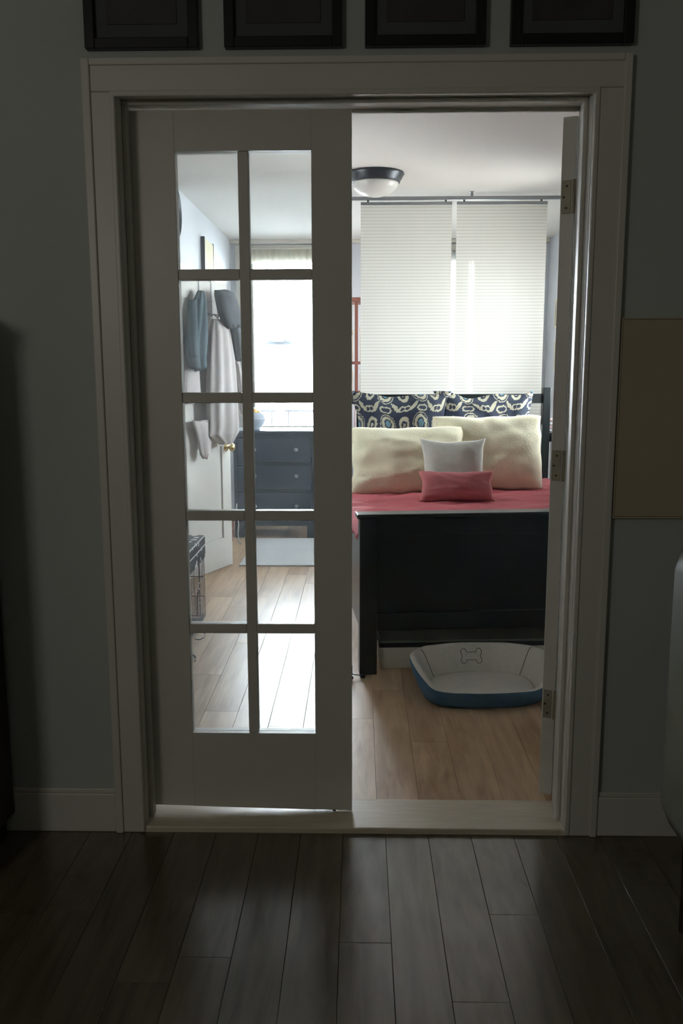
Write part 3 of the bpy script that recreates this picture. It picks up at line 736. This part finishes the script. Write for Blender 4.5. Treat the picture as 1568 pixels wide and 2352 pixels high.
# loose white cable by the dresser
m = MB(); m.tube([(-1.00, 6.99, 0.30), (-1.005, 6.975, 0.22), (-0.985, 6.955, 0.14), (-0.99, 6.94, 0.05), (-0.975, 6.90, 0.006), (-0.95, 6.80, 0.006)], 0.005, 8)
tag(m.build('power_cable', M['white_cable'], None, True), 'thin white cable trailing to the floor left of the dresser', 'cable')
ub = thing('wicker_basket', 'small brown basket on the floor at the left dresser foot', 'basket', (-1.085, 6.90, 0))
m = MB()
for i in range(7): m.lathe([(0.058 + 0.002 * i, 0.004 + 0.024 * i), (0.064 + 0.002 * i, 0.012 + 0.024 * i), (0.058 + 0.002 * i, 0.026 + 0.024 * i)], seg=20)
m.build('weave', M['red_wood'], ub, True)
m = MB(); m.lathe([(0.066, 0.170), (0.078, 0.172), (0.078, 0.186), (0.066, 0.188)], seg=20); m.build('rim', M['walnut'], ub)

# red wooden rack behind the left panel
rk = thing('wooden_rack', 'reddish wooden open rack behind the left panel', 'shelf', (-0.030, 7.45, 0))
rw = M['red_wood']
for x in (-0.30, 0.0, 0.24):
    for y in (0, 0.28): bx(x - 0.014, x + 0.014, y - 0.014, y + 0.014, 0, 1.93, 0.003).build('post', rw, rk)
m = MB()
bx(-0.33, 0.27, -0.02, 0.30, 1.93, 1.968, 0.004).build('top', rw, rk)
for z in (0.22, 0.75, 1.17, 1.42): bx(-0.29, 0.23, -0.012, 0.292, z, z + 0.022, 0.003).build('shelf', rw, rk)
for i, (x0, x1, z, h, lab) in enumerate(((-0.27, -0.03, 1.442, 0.26, 'cream box on the upper rack shelf, left bay'), (0.03, 0.21, 1.442, 0.29, 'cream box on the upper rack shelf, right bay'), (-0.27, -0.03, 1.192, 0.17, 'cream box on the lower rack shelf, left bay'), (0.03, 0.21, 1.192, 0.15, 'cream box on the lower rack shelf, right bay'))):
    o = thing('storage_box', lab, 'box', (0.5 * (x0 + x1) - 0.030, 7.59, z), 0, 'cream boxes on the rack'); hw = (x1 - x0) / 2
    bx(-hw, hw, -0.10, 0.10, 0, h - 0.03, 0.002).build('body', M['cream_box'], o); bx(-hw - 0.003, hw + 0.003, -0.103, 0.103, h - 0.03, h, 0.002).build('lid', M['cream_box'], o)

# valance over the left window and sheers over the right window
def pleated(name, x0, x1, y, z0, z1, m, lab, cat, pitch=0.045, amp=0.010, jag=0.0, seed=0):
    n = int((x1 - x0) / 0.006); rings = []
    for j in range(6):
        f = j / 5; ring = []
        for i in range(n + 1):
            x = x0 + (x1 - x0) * i / n
            zz = z1 + (z0 - z1) * f
            if j == 5: zz -= jag * (0.5 + 0.5 * noise.noise(Vector((x * 60, seed, 0))))
            ring.append((x, y + amp * (0.4 + 0.6 * f) * sin(x * 2 * pi / pitch + 1.5 * noise.noise(Vector((x * 6, seed, 0)))), zz))
        rings.append(ring)
    o = thing(name, lab, cat); a = MB(); a.loft(rings, closed=False, caps=False); a.build('cloth', m, o, True)
    a = MB(); a.tube([(x0 - 0.02, y, z1 - 0.005), (x1 + 0.02, y, z1 - 0.005)], 0.006, 8); a.build('rod', M['white_paint'], o)
    return o
pleated('valance', -1.06, -0.15, B - 0.045, 2.345, 2.455, M['valance'], 'pale fringed valance across the top of the left window', 'curtain', 0.05, 0.008, 0.035, 3)
pleated('sheer_curtain', 0.56, 0.98, B - 0.045, 0.85, 2.44, M['sheer'], 'sheer white curtain over the left half of the far right window', 'curtain', 0.06, 0.012, 0, 5)
pleated('sheer_curtain', 1.035, 1.46, B - 0.045, 0.85, 2.44, M['sheer'], 'sheer white curtain over the right half of the far right window', 'curtain', 0.06, 0.012, 0, 7)
hm = thing('hanging_ornament', 'string of small discs hanging in the far right window', 'ornament', (1.155, B - 0.10, 0))
m = MB(); m.tube([(0, 0, 2.43), (0, 0, 1.28)], 0.0025, 6); m.tube([(0, 0, 2.43), (0, 0.06, 2.45)], 0.0025, 6); m.build('cord', M['thread'], hm)
for z, r in ((1.93, 0.045), (1.80, 0.05), (1.64, 0.05), (1.48, 0.045), (1.31, 0.05)):
    m = MB(); m.lathe([(0.004, -0.004), (r, -0.004), (r, 0.004), (0.004, 0.004)], (0, 0, z), 20, 'Y'); m.build('disc', M['grey_linen'], hm)

# right side: nightstand and its pile, two small frames on the wall
ns = thing('side_cabinet', 'white cabinet with a dark overhanging top beyond the right bed post', 'cabinet', (1.365, 6.32, 0))
bx(0.015, 0.30, 0.02, 0.40, 0.05, 0.858, 0.003).build('body', M['white_body'], ns)
bx(-0.02, 0.32, -0.01, 0.42, 0.858, 0.920, 0.004).build('top', M['black_wood'], ns)
for z in (0.07, 0.46): 
    d = bx(0.03, 0.285, 0.006, 0.02, z, z + 0.37, 0.002).build('door', M['white_body'], ns)
    m = MB(); m.lathe([(0.006, 0), (0.006, -0.01), (0.011, -0.014), (0.011, -0.02), (0.003, -0.024)], (0.055, 0.006, z + 0.2), 12, 'Y'); m.build('knob', M['pewter'], d)
for x in (0.02, 0.26): bx(x, x + 0.035, 0.03, 0.39, 0, 0.05).build('foot', M['black_wood'], ns)
lt = thing('folded_linen', 'pile of pale pink folded linen on the dark cabinet top', 'linen', (1.40, 6.36, 0.92))
for i in range(4): bx(0.0 + 0.004 * i, 0.22 - 0.003 * i, 0.01 * i, 0.30 - 0.008 * i, 0.022 * i, 0.022 * i + 0.021, 0.008).build('folded_sheet', M['pink'] if i % 2 else M['white_body'], lt)
for (y0, y1, z0, z1, lab) in ((7.44, 7.72, 1.72, 1.97, 'narrow pale frame on the right wall, the upper one'), (7.46, 7.70, 1.36, 1.62, 'narrow pale frame on the right wall, the lower one')):
    o = thing('wall_frame', lab, 'picture', (XR, 0, 0), 0, 'pale frames on the right wall')
    m = MB(); t = 0.022
    m.box(-0.022, -0.0005, y0, y1, z0, z0 + t); m.box(-0.022, -0.0005, y0, y1, z1 - t, z1); m.box(-0.022, -0.0005, y0, y0 + t, z0 + t, z1 - t); m.box(-0.022, -0.0005, y1 - t, y1, z0 + t, z1 - t)
    m.build('frame', M['cream_box'], o)
    bx(-0.010, -0.0005, y0 + t, y1 - t, z0 + t, z1 - t).build('picture', M['cream_canvas'], o)

# ================================================================== LEFT WALL ITEMS
o = thing('round_mirror', 'round dark-rimmed disc high on the left wall near the ceiling', 'mirror', (XL, 5.70, 2.36))
m = MB(); m.lathe([(0.150, 0.001), (0.164, 0.001), (0.168, 0.012), (0.164, 0.022), (0.152, 0.024), (0.148, 0.012)], seg=48, axis='X'); m.build('rim', M['pewter'], o, True)
m = MB(); m.lathe([(0.002, 0.004), (0.150, 0.004), (0.150, 0.010), (0.002, 0.010)], seg=48, axis='X'); m.build('disc', M['white_body'], o)
o = thing('wall_canvas', 'tall cream box canvas on the left wall past the closet door', 'picture', (XL, 6.66, 2.34))
bx(0.0005, 0.028, 0, 0.38, -0.52, 0, 0.002).build('canvas', M['cream_canvas'], o); bx(0.0005, 0.031, -0.016, 0, -0.53, 0.008, 0.001).build('shade_strip', M['pewter'], o); bx(0.0005, 0.031, 0.38, 0.396, -0.53, 0.008, 0.001).build('shade_strip', M['pewter'], o)  # dark strips stand in for the shaded sides of the canvas

# garments on the closet door, in the door's frame (x out from the face, y along the leaf)
cdM = Matrix.Translation(CD) @ Matrix.Rotation(-cd_ang, 4, 'Z')
hk = thing('door_hook', 'steel over-door hook holding the robes', 'hook', CD, -cd_ang)
for y in (0.30, 0.44):
    m = MB(); m.box(0.0008, 0.0035, y - 0.006, y + 0.006, 1.72, CH + 0.0035); m.box(-CT - 0.0035, 0.0035, y - 0.006, y + 0.006, CH + 0.0008, CH + 0.0035); m.box(-CT - 0.0035, -CT - 0.0008, y - 0.006, y + 0.006, CH - 0.04, CH + 0.0008); m.build('strap', M['steel'], hk)
m = MB(); m.tube([(0.006, 0.20, 1.735), (0.006, 0.54, 1.735)], 0.005, 8); m.build('bar', M['steel'], hk)
for y in (0.28, 0.46):
    m = MB(); m.tube([(0.008, y, 1.735), (0.03, y, 1.715), (0.045, y, 1.725), (0.048, y, 1.75)], 0.004, 8); m.build('hook', M['steel'], hk, True)
def garment(secs, folds, amp, seed, n=56):
    """secs: (z, y_centre, half width, x_centre, half depth)"""
    rings = []
    K = []
    for a, b in zip(secs, secs[1:]):
        for i in range(6): t = i / 6; K.append(tuple(p + (q - p) * t for p, q in zip(a, b)))
    K.append(secs[-1])
    for z, yc, hw, xc, hd in K:
        ring = []
        for k in range(n):
            t = 2 * pi * k / n; c, s = cos(t), sin(t)
            f = 1 + amp * sin(folds * t + 2.0 * noise.noise(Vector((c, s + z * 0.8, seed)))) * (0.4 + 0.6 * min(1, max(0, (secs[0][0] - z) / 0.4)))
            nz = 0.05 * noise.noise(Vector((c * 2, s * 2 + z * 3, seed + 7)))
            x = xc + hd * s * (f + nz); x = max(x, 0.012)
            ring.append((x, yc + hw * c * (1 + nz + 0.35 * amp * sin(folds * t)), z + 0.012 * noise.noise(Vector((c * 3, s * 3, z + seed)))))
        rings.append(ring)
    m = MB(); m.loft(rings); return m
rb = thing('robe', 'white bath robe with a grey collar draped from the closet door hook', 'robe', CD, -cd_ang)
garment([(1.70, 0.42, 0.05, 0.060, 0.030), (1.62, 0.42, 0.10, 0.075, 0.050), (1.45, 0.42, 0.13, 0.080, 0.060), (1.20, 0.42, 0.155, 0.082, 0.062), (1.02, 0.43, 0.165, 0.080, 0.060), (0.95, 0.43, 0.17, 0.078, 0.052), (0.88, 0.47, 0.05, 0.07, 0.035)], 9, 0.16, 3).build('robe_body', M['robe'], rb, True)
garment([(1.885, 0.43, 0.045, 0.085, 0.040), (1.86, 0.45, 0.075, 0.100, 0.062), (1.75, 0.47, 0.095, 0.120, 0.066), (1.66, 0.50, 0.085, 0.130, 0.055), (1.645, 0.50, 0.03, 0.130, 0.03)], 5, 0.10, 5).build('collar', M['robe_grey'], rb, True)
garment([(1.69, 0.515, 0.030, 0.120, 0.035), (1.62, 0.535, 0.034, 0.125, 0.038), (1.50, 0.560, 0.032, 0.125, 0.036), (1.445, 0.575, 0.032, 0.125, 0.034), (1.435, 0.575, 0.02, 0.125, 0.02)], 4, 0.06, 9).build('sleeve', M['robe_grey'], rb, True)
garment([(1.42, 0.53, 0.025, 0.12, 0.03), (1.30, 0.57, 0.028, 0.12, 0.028), (1.12, 0.61, 0.028, 0.12, 0.026), (1.08, 0.61, 0.012, 0.12, 0.012)], 4, 0.08, 11).build('sleeve', M['robe'], rb, True)
garment([(1.05, 0.22, 0.10, 0.05, 0.030), (0.95, 0.24, 0.075, 0.05, 0.028), (0.83, 0.25, 0.05, 0.05, 0.022), (0.80, 0.25, 0.02, 0.05, 0.012)], 5, 0.2, 13).build('hem', M['robe'], rb, True)
jk = thing('jacket', 'blue-grey jacket hanging left of the robe on the closet door', 'jacket', CD, -cd_ang)
garment([(1.87, 0.25, 0.022, 0.050, 0.020), (1.82, 0.23, 0.045, 0.058, 0.034), (1.70, 0.20, 0.075, 0.062, 0.044), (1.56, 0.17, 0.10, 0.062, 0.048), (1.46, 0.165, 0.085, 0.062, 0.044), (1.39, 0.18, 0.075, 0.060, 0.040), (1.375, 0.19, 0.03, 0.060, 0.02)], 6, 0.30, 21).build('jacket_body', M['teal'], jk, True)
garment([(1.80, 0.11, 0.030, 0.08, 0.030), (1.62, 0.10, 0.034, 0.085, 0.032), (1.46, 0.10, 0.030, 0.085, 0.03), (1.45, 0.10, 0.015, 0.085, 0.015)], 4, 0.06, 23).build('sleeve', M['teal'], jk, True)
tw = thing('towel', 'pale towel hanging below the jacket on the closet door', 'towel', CD, -cd_ang)
garment([(1.365, 0.15, 0.075, 0.036, 0.016), (1.25, 0.145, 0.085, 0.036, 0.018), (1.17, 0.145, 0.088, 0.036, 0.018), (1.165, 0.145, 0.08, 0.036, 0.010)], 6, 0.15, 31).build('cloth', M['robe'], tw, True)

# ---- wire dog crate along the left wall
cr = thing('dog_crate', 'black wire dog crate along the left wall of the bedroom', 'crate', (-1.135, 3.93, 0))
cw, cl_, ch = 0.282, 0.72, 0.475; wm = M['wire']; r = 0.0017
def wire_panel(fn, n, nh, name):
    m = MB()
    for i in range(n + 1): m.tube([fn(i / n, 0.03), fn(i / n, ch)], r, 5)
    for i in range(nh + 1):
        z = 0.03 + (ch - 0.03) * i / nh
        a, b = Vector(fn(0, z)), Vector(fn(1, z)); m.tube([a, b], r * 1.5, 6)
    m.build(name, wm, cr)
wire_panel(lambda t, z: (cw, t * cl_, z), 22, 4, 'side_panel'); wire_panel(lambda t, z: (0, t * cl_, z), 22, 4, 'side_panel')
wire_panel(lambda t, z: (t * cw, 0, z), 10, 4, 'end_panel'); wire_panel(lambda t, z: (t * cw, cl_, z), 10, 4, 'end_panel')
m = MB()
for i in range(1, 11): m.tube([(cw * i / 11, 0, ch), (cw * i / 11, cl_, ch)], r, 5)
m.build('roof_grid', wm, cr)
mb_ = MB(); mb_.box(0.008, cw - 0.008, 0.008, cl_ - 0.008, 0.012, 0.018); mb_.box(0.008, 0.013, 0.008, cl_ - 0.008, 0.018, 0.05); mb_.box(cw - 0.013, cw - 0.008, 0.008, cl_ - 0.008, 0.018, 0.05)
mb_.build('tray', M['tray'], cr)
m = MB(); m.tube([(cw + 0.004, 0.50, 0.22), (cw + 0.014, 0.49, 0.24), (cw + 0.014, 0.47, 0.24), (cw + 0.006, 0.46, 0.20), (cw + 0.006, 0.46, 0.10)], 0.004, 8); m.build('latch', wm, cr, True)
for y in (0.03, cl_ - 0.03):
    for x in (0.02, cw - 0.02): MB().tube([(x, y, 0), (x, y, 0.031)], 0.006, 8).build('foot', M['black_rubber'], cr)
m = MB(); m.tube([(cw + 0.002, 0.38, 0.004), (cw + 0.03, 0.36, 0.006), (cw + 0.05, 0.40, 0.006), (cw + 0.045, 0.46, 0.006), (cw + 0.003, 0.50, 0.02)], 0.003, 6); m.build('bottom_loop', wm, cr, True)
cv = thing('crate_cover', 'black white-spotted cloth laid over the dog crate', 'cover', (-1.135, 3.93, 0))
z = ch + 0.0035
m = MB(); m.box(-0.006, cw + 0.006, -0.006, cl_ + 0.006, z, z + 0.004)
m.box(cw + 0.004, cw + 0.008, -0.006, cl_ + 0.006, z - 0.115, z + 0.002); m.box(-0.008, -0.004, -0.006, cl_ + 0.006, z - 0.115, z + 0.002)
m.box(-0.006, cw + 0.006, cl_ + 0.004, cl_ + 0.008, z - 0.115, z + 0.002)
m.build('cloth', M['spots'], cv)
m = MB(); m.tube([(cw + 0.008, -0.006, z + 0.003), (cw + 0.008, cl_ + 0.008, z + 0.003)], 0.0035, 6); m.tube([(cw + 0.010, -0.006, z - 0.045), (cw + 0.010, cl_ + 0.008, z - 0.045)], 0.003, 6); m.build('piping', M['white_trim'], cv)

# small cord on the floor near the glazed door
m = MB(); m.tube([(-0.90, 4.09, 0.003), (-0.86, 4.085, 0.004), (-0.825, 4.07, 0.005), (-0.795, 4.03, 0.005), (-0.785, 3.985, 0.005)], 0.0042, 8)
cd = thing('floor_cord', 'short dark cord with a shiny plug end lying on the floorboards', 'cord')
m.build('cord', M['wire'], cd, True)
m = MB(); m.tube([(-0.785, 3.985, 0.006), (-0.783, 3.955, 0.006)], 0.006, 10); m.build('plug', M['chrome'], cd, True)

# ================================================================== HALL ITEMS
FR = [(-0.717, -0.421, 'leftmost of the four black picture frames above the doors'), (-0.353, -0.047, 'second from the left of the four black frames above the doors'),
      (0.012, 0.324, 'third from the left of the four black frames above the doors'), (0.387, 0.703, 'rightmost of the four black picture frames above the doors')]
for x0, x1, lab in FR:
    wd_ = x1 - x0; ht_ = 0.40; z0 = 2.198; b_ = 0.026
    o = thing('picture_frame', lab, 'picture', ((x0 + x1) / 2, 2.4395, z0), 0, 'black frames over the double doors'); h = wd_ / 2
    m = MB(); m.box(-h, -h + b_, -0.024, 0, 0, ht_, 0.002); m.box(h - b_, h, -0.024, 0, 0, ht_, 0.002); m.box(-h + b_, h - b_, -0.024, 0, 0, b_, 0.002); m.box(-h + b_, h - b_, -0.024, 0, ht_ - b_, ht_, 0.002)
    m.build('frame', M['black_frame'], o)
    bx(-h + b_, h - b_, -0.010, -0.002, b_, ht_ - b_).build('mount', M['mat_grey'], o)
    bx(-h + b_ + 0.03, h - b_ - 0.03, -0.0125, -0.010, b_ + 0.035, ht_ - b_ - 0.035).build('print', M['print'], o)
bp_ = thing('wall_board', 'large beige board fixed to the hall wall right of the doors', 'board', (0.712, 2.4385, 0.962))
bx(0, 0.72, -0.014, 0, 0, 0.542, 0.003).build('panel', M['beige'], bp_)
m = MB(); m.box(-0.004, 0, -0.016, 0, -0.004, 0.546); m.box(0.72, 0.724, -0.016, 0, -0.004, 0.546); m.box(0, 0.72, -0.016, 0, 0.542, 0.546); m.box(0, 0.72, -0.016, 0, -0.004, 0)
m.build('edging', M['beige'], bp_)
# tall cabinet just left of the view: throws the soft shadow on the wall
cb = thing('tall_cabinet', 'tall dark walnut cabinet against the hall wall at the far left', 'cabinet', (-1.535, 2.06, 0))
bx(0, 0.50, 0.02, 0.36, 0.06, 1.50, 0.004).build('body', M['walnut'], cb); bx(-0.01, 0.51, 0.005, 0.362, 1.50, 1.525, 0.003).build('top', M['walnut'], cb)
for x in (0.01, 0.255):
    d = bx(x, x + 0.235, 0.0, 0.019, 0.08, 1.48, 0.003).build('door', M['walnut'], cb)
    m = MB(); m.lathe([(0.006, 0), (0.006, -0.012), (0.012, -0.016), (0.012, -0.022), (0.003, -0.026)], (0.235 if x < 0.1 else 0.265, 0, 0.8), 12, 'Y'); m.build('knob', M['brass'], d)
bx(0.02, 0.48, 0.04, 0.34, 0, 0.06).build('plinth', M['walnut'], cb)
# pale rounded cabinet at the right edge
pc = thing('rounded_cabinet', 'pale cabinet with rounded corners at the right edge of the hall', 'cabinet', (0.722, 1.72, 0))
bx(0, 0.50, 0.0, 0.32, 0.27, 0.99, 0.075).build('body', M['pale_green'], pc, True)
for x in (0.08, 0.42):
    for y in (0.06, 0.26):
        m = MB(); m.tube([(x, y, -0.004), (x, y, 0.29)], [0.011, 0.016], 10); m.build('leg', M['walnut'], pc)
d = bx(0.09, 0.41, -0.010, 0.004, 0.36, 0.90, 0.004).build('door', M['pale_green'], pc)
m = MB(); m.lathe([(0.006, 0), (0.006, -0.012), (0.013, -0.018), (0.003, -0.026)], (0.12, -0.010, 0.65), 12, 'Y'); m.build('knob', M['chrome'], d)

# ================================================================== OUTSIDE THE LEFT WINDOW
sk = thing('roof_light', 'pale blue sloping roof panels seen outside the left window', 'skylight', (-1.21, 11.0, 1.684))
for z0, z1, x0, x1 in ((0, 0.062, 0.0, 0.39), (0.070, 0.135, 0.025, 0.365)):
    m = MB(); m.loft([[(x0, 0, z0), (x1, 0, z0), (x1, 0.02, z0), (x0, 0.02, z0)], [(x0 + 0.02, 0.16, z1), (x1 - 0.02, 0.16, z1), (x1 - 0.02, 0.18, z1), (x0 + 0.02, 0.18, z1)]]); m.build('roof_panel', M['roof_blue'], sk)
bx(0.14, 0.25, 0.1, 0.2, -1.9, 0.1).build('post', M['outdoor_grey'], sk)
rf = thing('balcony_railing', 'thin metal balcony railing outside the left window', 'railing', (-1.6, 11.4, 0))
for x in (0.44, 0.66, 1.1, 0.0): bx(x, x + 0.02, 0, 0.02, 0, 0.835).build('upright', M['outdoor_dark'], rf)
bx(-0.1, 1.3, -0.01, 0.03, 0.835, 0.86).build('handrail', M['outdoor_dark'], rf)
struct(bx(-14, 14, B + 0.5, 40, -3.2, -3.0).build('floor.005', M['outdoor_grey']), 'pale ground outside')
